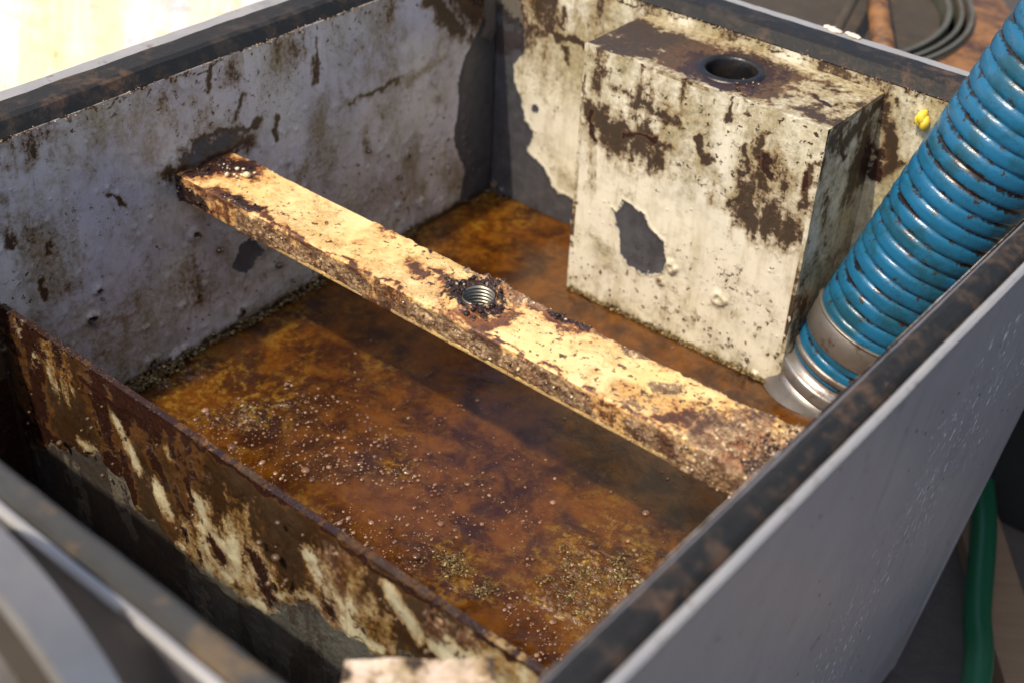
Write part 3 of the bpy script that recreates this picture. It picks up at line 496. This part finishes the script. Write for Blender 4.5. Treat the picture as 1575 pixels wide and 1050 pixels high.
# crumbs and wet beads of residue
def on_bar(n, fn, seed, s0, s1, name, mat, sub=1, jit=.3):
    r = np.random.default_rng(seed); w = fn(vs_bar)*1.0; w = np.clip(w, 0, None); pr = w/w.sum(); ids = r.choice(len(vs_bar), n, p=pr)
    return tag(blobs(name, vs_bar[ids]+r.normal(size=(n,3))*.0004, r.uniform(s0, s1, n)*r.choice([.6,1,1.5], n), mat, bar, .8, jit, seed, sub), kind='stuff')
vs_bar = np.stack([X, Y+ny*d_, Z+nz*d_], -1); vis = (nz > -.5) & (dh > hr+.001)
on_bar(1700, lambda v: np.clip(FA['crust'], 0, 1.2)*vis*(.4+endb*2), 5, .0003, .0008, 'residue_crumb', MAT['crumb'])
on_bar(1500, lambda v: np.clip(endb*2+FA['tar'], 0, 2)*vis*(.3+lump*2+endb*2), 6, .0004, .0010, 'residue_crumb', MAT['darkcrumb'])
on_bar(130, lambda v: (lump*1.2+np.clip(FA['tar'],0,1)*.3)*vis, 8, .0006, .0015, 'wet_bead', MAT['drop'], 2, .05)
tag(blobs('grease_grain', [(.03+random.uniform(-.014,.016), -.306+random.uniform(-.012,.010), .1482) for _ in range(16)], [random.choice((.0006,.001,.0024))*random.uniform(.7,1.2) for _ in range(16)], tinted('pale_grains', (.6,.5,.3), (.85,.78,.6), .4), bar), kind='stuff')
# ------------------------------------------------------------------ BAFFLE
KY = -.473; KZ = .110
baffle = empty('baffle_plate', (.235,KY,-.10), 'upright baffle plate caked with brown and cream residue in front of the liquid', 'baffle')
def baf(F):
    u, v = F.u, F.v
    edgeP = [(-0.1117,-0.0160),(-0.0381,-0.0156),(-0.0055,-0.0096),(0.0467,0.0205),(0.0849,0.0374),(0.1086,0.0329),(0.1158,0.0159),(0.1381,0.0165),(0.1663,0.0026),(0.1898,-0.0005),(0.2131,-0.0004),(0.2371,0.0035),(0.2549,0.0297),(0.2769,0.0455),(0.2966,0.0396),(0.3258,0.0441),(0.3537,0.0607),(0.4045,0.0772),(.48,.060),(.48,-.2),(-.01,-.2)]
    F.poly('peel', edgeP, .8)
    F.f['peel'] += (fbm(u,v,70,3,103,.35)-.5)*2.2
    F.add('stain', np.clip(.75+(fbm(u,v,22,4,101,.35)-.5)*7+np.clip((v-.085)*50,0,1)*.8-np.clip((u-.25)*2,-.5,.4), -2, 2.4)); F.add('film', .8+(fbm(u,v,30,4,102)-.5)*4)
    q = np.exp(-((F.f['peel']+1.0)/.7)**2); F.f['stain'] -= q*1.2*np.clip(fbm(u,v,35,3,109)*2-.3,0,1); F.f['film'] -= q*1.5
    for P, r in (([(0.1152,0.0850),(0.1305,0.0564)],[10,13]),([(0.1478,0.0515),(0.1545,0.0324)],[13,10]),([(0.1851,0.0643),(0.1939,0.0472)],[13,10]),([(0.1962,0.0436),(0.2178,0.0374)],[12,16]),([(0.2798,0.0842),(0.2883,0.0660)],[14,12]),([(0.1634,0.0880),(0.1657,0.0844)],[5,5]),([(0.3364,0.0999),(0.3538,0.0847)],[10,20]),([(0.3711,0.0837),(0.3959,0.0890)],[22,22]),([(0.3029,0.0667),(0.3069,0.0499)],[10,18]),([(0.0234,0.1058),(0.0369,0.0830)],[10,10]),([(0.0864,0.0435),(0.0725,0.0407)],[9,8])):
        k = sdf_line(u, v, P, [x*PXM*.8 for x in r])*K; F.f['stain'] = np.where(k > -1, np.minimum(F.f['stain'], -k*1.3-.3), F.f['stain']); F.f['film'] = np.where(k > -1, np.minimum(F.f['film'], -k-.5), F.f['film'])
    for P, r in (([(-0.0647,0.0421),(-0.0108,0.0211),(0.0369,0.0231)],[20,26,18]),([(-0.0315,0.0042),(0.0175,0.0175)],[16,16]),([(0.1437,0.0766),(0.1551,0.0584)],[7,9]),([(0.1788,0.0777),(0.1824,0.0651)],[7,8]),([(0.1182,0.0568),(0.1165,0.0191)],[8,11]),([(0.1954,0.0379),(0.2032,0.0327)],[10,10]),([(0.2333,0.0530),(0.2439,0.0270)],[12,13]),([(0.0873,0.0991),(0.1106,0.0922)],[9,7]),([(-0.0034,0.0879),(0.0160,0.0825)],[6,8])): F.line('tar', P, r, .9)
    F.f['tar'] -= np.clip(F.f['peel'], 0, 2)*.4
    F.add('tar', (fbm(u,v,38,4,110,.5)-.5)*6-.85+np.clip((.16-u)*4,-.3,.6)); F.add('crust', (fbm(u,v,20,3,108)-.72)*5); F.line('tar', [(-.01,KZ-.001),(.48,KZ-.001)], 4, 1)
    m = np.clip(-F.f['peel']*2, 0, 1); F.h += m*(.0012+(fbm(u,v,60,4,105,.5)-.5)*.0035)*np.clip((KZ-v)/.012,.15,1)+(fbm(u,v,200,3,106)-.5)*.0006+(fbm(u,v,5,2,107)-.5)*.003
slab('plate', (0,KY,0), (1,0,0), (0,0,1), (0,-1,0), (.002,.476), (-.05,KZ), .001, .004, MAT['baffle'], baffle, baf)
pts = []; sz = []
for k in range(420): pts.append((rs.uniform(.0,.475), KY+.002+rs.normal()*.0016, KZ-.0002)); sz.append(rs.uniform(.0003,.0009))
tag(blobs('residue_crumb', pts, sz, tinted('baffle_edge_tar', (.012,.008,.006), (.07,.035,.018), .25), baffle), kind='stuff')

# ------------------------------------------------------------------ LIQUID, SCUM, BUBBLES
def liqf(F):
    pass
n1, n2 = 520, 520; u, v = np.meshgrid(np.linspace(.0005, .4815, n1), np.linspace(KY+.0045, -.0005, n2), indexing='ij'); u = u.ravel(); v = v.ravel()
scum = [((0.3460,-0.3152),44),((0.3702,-0.3081),46),((0.3458,-0.3406),30),((0.3667,-0.3393),34),((0.2872,-0.3682),26),((0.3126,-0.3705),18),((0.0861,-0.3582),26),((0.1993,-0.3279),14),((0.2806,-0.3668),16),((0.0195,-0.3491),20),((0.0147,-0.3742),18),((0.0950,-0.3305),12)]
sf = -1.3+(fbm(u,v,16,4,111)-.5)*4.5+np.clip((-.30-v)/.10,-1.2,1.0)*.8+np.clip((.09-u)/.08,-.3,1)*.9
sf = np.clip(sf, -2, .55)
for p, r in scum: sf = np.maximum(sf, np.clip(1.5-np.hypot(u-p[0], v-p[1])/(r*PXM)+(fbm(u,v,60,4,118)-.5)*3.2, -2, 1.3))
z = (fbm(u,v,30,3,112)-.5)*.0010+np.clip(sf,0,1.3)*(fbm(u,v,230,3,113)-.25)*.0036+np.clip(sf+.8,0,1)*(fbm(u,v,300,2,114)-.5)*.0008
i = np.arange(n1*n2).reshape(n1, n2); q = np.stack([i[:-1,:-1], i[1:,:-1], i[1:,1:], i[:-1,1:]], -1).reshape(-1,4)
liq = finish('waste_liquid', np.stack([u,v,z],-1), q, MAT['liquid'], None, None, {'scum': sf}); tag(liq, 'murky amber brown waste liquid filling the bottom of the tank', 'liquid', kind='structure')
v_, f_ = boxm(.003,.470,LY+.016,KY-.007,-.05,-.035); l2 = finish('settled_liquid', v_, f_, MAT['liquid'], None, False); tag(l2, 'dark liquid low in the narrow compartment before the baffle', 'liquid', kind='structure')
pts = []; sz = []
for p, r in scum:
    n = int(r*r*.35)
    for k in range(n):
        a = rs.uniform(0, 6.28); d = r*PXM*1.5*rs.uniform(0,1)**.7*(.75+.25*math.sin(3*a+r)); q = (p[0]+d*math.cos(a), p[1]+d*math.sin(a)*.9)
        if KY+.008 < q[1] < -.005 and .004 < q[0] < .462 and vnoise(np.array([q[0]*130]), np.array([q[1]*130]), 5)[0] > .38: pts.append((*q, rs.uniform(-.0002,.0012))); sz.append(rs.uniform(.0003,.0009)*(1 if rs.random() < .85 else 1.7))
tag(blobs('floating_scum', pts, sz, MAT['foam'], None, .4, .6, 21), 'clumps of golden olive scum floating on the brown liquid', 'scum', kind='stuff')
pts = []; sz = []
for k in range(3000):
    if k % 3 == 0: q = (rs.uniform(.002,.006), rs.uniform(KY,-.1)); z0 = abs(rs.normal())*.003
    elif k % 3 == 1: q = (rs.uniform(.002,.010)**1.0, rs.uniform(-.46,-.35)); z0 = abs(rs.normal())*.003
    else: q = (rs.uniform(.15,.34), BYF-rs.uniform(.0005,.003)); z0 = abs(rs.normal())*.0012
    pts.append((q[0], q[1], z0)); sz.append(rs.uniform(.0004,.0014))
tag(blobs('waterline_scum', pts, sz, MAT['foam'], None, .6, .55, 22), 'crumbly olive scum clinging along the waterline of the walls', 'scum', kind='stuff')
pts = []; sz = []
while len(pts) < 4200:
    a = rs.uniform(.02,.455); b = KY+.008+abs(rs.normal())*.13
    if b > -.05 or (b > -.30 and rs.random() < .8) or (a < .06): continue
    if fbm(np.array([a]), np.array([b]), 28, 3, 77)[0] < .40: continue
    pts.append((a, b, .0004)); sz.append(min(.0030, .0003+rs.exponential(.00034)))
tag(blobs('surface_bubbles', pts, sz, MAT['bubble'], None, .55, .05, 23, 2), 'tiny glossy bubbles scattered over the brown liquid', 'bubbles', kind='stuff')

pts = []; sz = []
for k in range(260):
    q = rs.random()
    if q < .35: pts.append((.0006+rs.uniform(0,.0008), rs.uniform(-.47,-.01), rs.uniform(.004,.10)))
    elif q < .5: pts.append((abs(rs.normal())*.006+.001, -.001-abs(rs.normal())*.006, rs.uniform(.0,.012)))
    elif q < .8: pts.append((rs.uniform(.0,.475), KY-.0062+rs.uniform(-.0006,.0006), KZ-rs.uniform(.002,.08)))
    else: pts.append((rs.uniform(.15,.34), BYF-.0006, rs.uniform(.002,.03)))
    sz.append(.0004+rs.exponential(.0005))
tag(blobs('wet_beads', pts, sz, M('clear_grease').out((.10,.06,.03), .05, Coat_Weight=1.0), None, .8, .05, 33, 2), 'glistening wet beads of grease on the tank walls near the waterline', 'droplets', kind='stuff')

# ------------------------------------------------------------------ BLUE HOSE AND COUPLING
HP = np.array([.3855,-.0385,.0575]); HD = np.array([.246,.1356,.853]); HD /= np.linalg.norm(HD); HE = np.array([.0844,.0409,.0488]); PIT = .0112; HR = .0412
def hose_at(s):
    s = np.atleast_1d(s); e = HE*1.0; q = np.minimum(s, .30); x = np.maximum(s-.30, 0)
    c = HP+np.outer(s, HD)+np.outer(q*q+2*q*x, e)+np.outer(x*x, np.array([.9,.4,-.6])); t = HD+np.outer(2*q, e)+np.outer(2*x, np.array([.9,.4,-.6])); return c, t/np.linalg.norm(t, axis=1)[:,None]
hose = empty('corrugated_hose', tuple(HP), 'thick blue corrugated suction hose rising out of the back right of the tank', 'hose')
s = np.arange(-3.5*PIT, 50*PIT, PIT/11); seg = 84; th = np.linspace(0, 2*np.pi, seg, endpoint=False)
c, t = hose_at(s); V_ = []; G_ = []
for k in range(len(s)):
    a = np.cross(t[k], [0,0,1.]); a /= np.linalg.norm(a); b = np.cross(t[k], a)
    ph = (s[k]/PIT+th/(2*np.pi)+.25) % 1; w = np.abs(2*ph-1); prof_ = np.sqrt(np.clip(1-w**3.2, 0, 1)); r = HR-.0030*(1-prof_)
    r = r+(fbm(np.full(seg, s[k]), th*.04, 60, 2, 9)-.5)*.0006
    V_.append(c[k]+np.outer(np.cos(th)*r, a)+np.outer(np.sin(th)*r, b)); G_.append(w)
n = len(s); fs = [(k*seg+j, (k+1)*seg+j, (k+1)*seg+(j+1) % seg, k*seg+(j+1) % seg) for k in range(n-1) for j in range(seg)]; fs.append(tuple(range(seg))); fs.append(tuple((n-1)*seg+j for j in range(seg))[::-1])
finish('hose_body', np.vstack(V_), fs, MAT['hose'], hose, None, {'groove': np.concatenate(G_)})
def collar(name, segs, mat, parent):
    ss_ = [(a+.7)*PIT for a, _ in segs]; c, t = hose_at(np.array(ss_)); return rings(name, c, t, [r for _, r in segs], mat, parent, 96)
cl = collar('clamp_band', [(-.55,.0390),(-.55,.0418),(-.62,.0424),(-2.25,.0424),(-2.32,.0416),(-2.32,.0390)], MAT['clamp'], hose)
collar('clamp_edge', [(-.42,.0400),(-.42,.0427),(-.50,.0433),(-.60,.0427),(-.60,.0400)], MAT['clamp'], hose)
collar('clamp_edge', [(-3.45,.0395),(-3.45,.0420),(-3.65,.0428),(-3.95,.0420),(-3.95,.0395)], MAT['clamp'], hose)
cp = empty('pipe_coupling', tuple(hose_at(-8*PIT)[0][0]), 'shiny steel pipe coupling under the lower end of the blue hose', 'pipe coupling')
collar('flange', [(-3.9,.0390),(-4.3,.0398),(-4.7,.0404),(-4.75,.0448),(-4.95,.0460),(-5.5,.0460),(-5.65,.0448),(-5.65,.0400)], MAT['coupling'], cp)
collar('pipe', [(-5.60,.0400),(-5.60,.0430),(-6.3,.0436),(-7.0,.0470),(-7.6,.0486),(-10,.0490)], MAT['coupling'], cp)

# ------------------------------------------------------------------ SMALL THINGS AND SURROUNDINGS
lump = blobs('yellow_lump', [(.3722,-.003,.199),(.3745,-.0028,.1955),(.3705,-.0028,.1965)], [.0052,.0046,.0040], M('yellow_wax').out((.85,.62,.06), .35), None, 1.15, .18, 5, 2)
tag(lump, 'small yellow lump stuck to the cream wall beside the hose', 'grease lump')
MAT['olive2'] = M('grey_painted_tube').out((.12,.12,.12), .5)
# pale panel leaning beyond the left rim
pn = Vector((.45,-.45,.77)).normalized(); pu = (Vector((0,0,1))-pn*pn.z).normalized(); pr_ = pu.cross(pn)
pe = empty('pale_panel', (-.16,-.26,.02), 'overexposed pale metal panel streaked with yellow grease leaning beyond the left rim', 'panel')
pe.rotation_mode = 'QUATERNION'; pe.rotation_quaternion = Matrix((pr_, pu, pn)).transposed().to_quaternion()
v, f = boxm(-.75,.12,.03,.9,-.012,0); p = finish('sheet', v, f, MAT['panel'], None, False); p.parent = pe
v, f = boxm(.121,.135,.03,.9,-.014,.004); p = finish('sheet_edge', v, f, MAT['lip'], None, False); p.parent = pe
for lx, ly in ((-.70,.10),(.06,.10),(-.70,.80),(.06,.80)):
    w = Vector((-.16,-.26,.02))+pr_*lx+pu*ly-pn*.013; v, f = boxm(w.x-.008, w.x+.008, w.y-.008, w.y+.008, ZB, w.z); finish('prop_leg', v, f, MAT['olive2'], pe, False).matrix_parent_inverse = (Matrix.Translation(pe.location) @ pe.rotation_quaternion.to_matrix().to_4x4()).inverted()
# ground
n = 60; g_ = np.linspace(-1, 1, n); g_ = np.sign(g_)*np.abs(g_)**3*30; u, v = np.meshgrid(g_, g_, indexing='ij'); z = (fbm(u.ravel(), v.ravel(), 2, 3, 5)-.5)*.004+ZB-.004
i = np.arange(n*n).reshape(n, n); q = np.stack([i[:-1,:-1], i[1:,:-1], i[1:,1:], i[:-1,1:]], -1).reshape(-1,4)
tag(finish('ground', np.stack([u.ravel(), v.ravel(), z], -1), q, MAT['ground']), 'dark dirty concrete floor round the tank', 'ground', kind='structure')
# round tub behind the right rim
tub = empty('steel_tub', (.03,.33,ZB), 'round dark steel tub with ribbed inside and rusty flange behind the back rim', 'tub')
cx, cy, tz = .035, .36, .10
def revolve(name, prof, mat, parent, seg=120, wav=0):
    th = np.linspace(0, 2*np.pi, seg, endpoint=False); vs = []; m = len(prof)
    for r, z in prof:
        for t in th: vs.append((cx+r*math.cos(t), cy+r*math.sin(t), z+wav*math.sin(t*9)))
    fs = [(k*seg+j, k*seg+(j+1) % seg, ((k+1) % m)*seg+(j+1) % seg, ((k+1) % m)*seg+j) for k in range(m) for j in range(seg)]
    return finish(name, vs, fs, mat, parent, False)
MAT['olive'] = steel('olive_dark_steel', (.022,.016,.011), (.065,.05,.032), .0, .7, .5); MAT['rust'] = None
rm = M('rusty_flange_metal'); rn = rm.noise(38, 6, .7); MAT['rust'] = rm.out(rm.mix(rm.ss(rn, .35, .65), (.05,.022,.012), (.24,.11,.035)), .65, nrm=rm.bump(rn, .002, .8))
revolve('tub_shell', [(.215,tz),(.222,tz),(.222,ZB),(.0,ZB),(.0,ZB+.01),(.200,ZB+.01),(.205,tz-.05)], MAT['olive'], tub)
revolve('tub_lid', [(.001,tz-.012),(.19,tz-.010),(.19,tz-.016),(.001,tz-.016)], MAT['olive'], tub)
revolve('flange', [(.222,tz-.01),(.222,tz-.002),(.262,tz-.006),(.262,tz-.014)], MAT['rust'], tub)
for k, (r, w) in enumerate(((.196,.005),(.208,.004),(.218,.004))): revolve('rib', [(r-w/2,tz-.02),(r-w/2,tz+.004),(r+w/2,tz+.004),(r+w/2,tz-.02)], steel('rib_steel', (.05,.05,.036), (.15,.145,.11), .3, .5, .8), tub)
def rod(name, a, b, r_, mat, lab, cat, grp=None):
    a, b = Vector(a), Vector(b); d = (b-a).normalized(); return tag(rings(name, [a, a.lerp(b,.5), b], [d]*3, [r_]*3, mat, None, 24), lab, cat, grp)
rod('steel_rod', (.20,.20,.125), (.10,.52,.128), .005, MAT['olive'], 'thin dark steel rod lying across the dark tub lid', 'rod')
rod('rusty_bar', (.245,.235,.118), (.06,.56,.118), .010, MAT['rust'], 'thick rusty bar lying across the dark tub beside the thin rod', 'bar')
# two pale chips on the rim
for k, (x, y, lab) in enumerate(((.276,.0465,'larger pale chip lying on the back rim, left one of two'),(.292,.0462,'smaller pale chip lying on the back rim, right one of two'))):
    c_ = blobs('paint_chip', [(x+.000, y-.0045, .2200),(x+.0032,y-.0055,.2200),(x-.0034,y-.004,.2201),(x+.006,y-.006,.22)], [.0042,.004,.0036,.003] if k == 0 else [.0036,.0036,.003,.0026], M('pale_chip_paint').out((.75,.62,.48), .5), None, .3, .2, 5+k, 1)
    tag(c_, lab, 'paint chip', 'pale chips on the back rim')
# green hose at lower right
pts = np.array([(.40,.30,-.262),(.455,.17,-.235),(.500,.04,-.215),(.528,-.03,-.205),(.56,-.14,-.22),(.60,-.30,-.26)]); ts = np.linspace(0, len(pts)-1.001, 60); P_ = []
for t in ts:
    i0 = int(t); f_ = t-i0; a = pts[max(i0-1,0)]; b = pts[i0]; c_ = pts[i0+1]; d = pts[min(i0+2,len(pts)-1)]
    P_.append(.5*((2*b)+(-a+c_)*f_+(2*a-5*b+4*c_-d)*f_**2+(-a+3*b-3*c_+d)*f_**3))
P_ = np.array(P_); T_ = np.gradient(P_, axis=0)
gh = rings('garden_hose', P_, T_, [.0115]*60, MAT['green'], None, 32); tag(gh, 'green plastic hose hanging beside the tank at lower right', 'hose')
# tan plank on the floor
tp = M('tan_wood'); tn = tp.noise(20, 5, .6, (1,8,1)); MAT['tan'] = tp.out(tp.mix(tn, (.12,.075,.04), (.22,.15,.09)), .7)
v, f = boxm(-.02,.02,-.35,.35,0,.018); pk = finish('wooden_plank', v, f, MAT['tan'], None, False); pk.location = (.545,.06,-.283); pk.rotation_euler = (0,0,.62); tag(pk, 'tan plank lying on the dark floor behind the green hose', 'plank')
# added black cabinet standing in for the shade at far right
v, f = boxm(.41,1.3,.235,.7,ZB,.16); ck = finish('shade_backdrop', v, f, M('shade_black').out((.012,.012,.012), .5), None, False); tag(ck, 'black cabinet beyond the right side of the tank', 'backdrop')
# worn cream block wedged in the near compartment
ck = empty('worn_block', (.407,-.527,-.06), 'chipped pinkish cream block wedged upright before the baffle at the bottom edge', 'block'); ck.rotation_euler = (0,0,math.radians(42))
def blk(F): F.add('stain', (fbm(F.u,F.v,60,4,201)-.5)*6-.6); F.add('film', (fbm(F.u,F.v,50,4,202)-.5)*4); F.h += (fbm(F.u,F.v,90,4,203)-.5)*.003
pk_ = steel  # noqa
MAT['pink'] = grime('pinkish_coating', (.80,.66,.52), (.76,.56,.46), rough=.5)
for nm, O_, U_, V_2, N_, ur, vr in (('block_top',(0,0,.209),(1,0,0),(0,1,0),(0,0,1),(-.031,.031),(-.05,.0)),('block_front',(0,-.05,0),(1,0,0),(0,0,1),(0,-1,0),(-.031,.031),(-.02,.208)),('block_back',(0,0,0),(1,0,0),(0,0,1),(0,1,0),(-.031,.031),(-.02,.208))):
    b_ = slab(nm, O_, U_, V_2, N_, ur, vr, .002, .004, MAT['pink'], None, blk); b_.parent = ck
for sx in (-.031,.031):
    b_ = slab('block_side', (sx,0,0), (0,1,0), (0,0,1), (math.copysign(1,sx),0,0), (-.05,0), (-.02,.208), .002, .004, MAT['pink'], None, blk); b_.parent = ck
# flanged pipe end beside the near left rim
fl = empty('pipe_flange', (.324,-.66,.183), 'round steel pipe flange with bright edge outside the near left rim', 'flange')
def revy(name, prof, mat):        # profile (r, y) turned about a horizontal axis
    th = np.linspace(0, 2*np.pi, 120, endpoint=False); m = len(prof); vs = [(.324+r*math.cos(t), y, .183+r*math.sin(t)) for r, y in prof for t in th]
    return finish(name, vs, [(k*120+(j+1) % 120, k*120+j, ((k+1) % m)*120+j, ((k+1) % m)*120+(j+1) % 120) for k in range(m) for j in range(120)], mat, fl, False)
revy('flange_disc', [(.030,-.652),(.078,-.652),(.080,-.654),(.080,-.664),(.0775,-.6665),(.030,-.6665)], MAT['olive'])
revy('edge_band', [(.0805,-.651),(.0835,-.651),(.0838,-.666),(.0805,-.668)], MAT['coupling'])
revy('pipe', [(.030,-.640),(.044,-.640),(.044,-.690),(.041,-.692),(.030,-.692)], MAT['coupling'])
rings('stand_pipe', [(.324,-.661,ZB),(.324,-.661,-.10),(.324,-.661,.104)], [(0,0,1)]*3, [.020]*3, MAT['olive'], fl, 40)
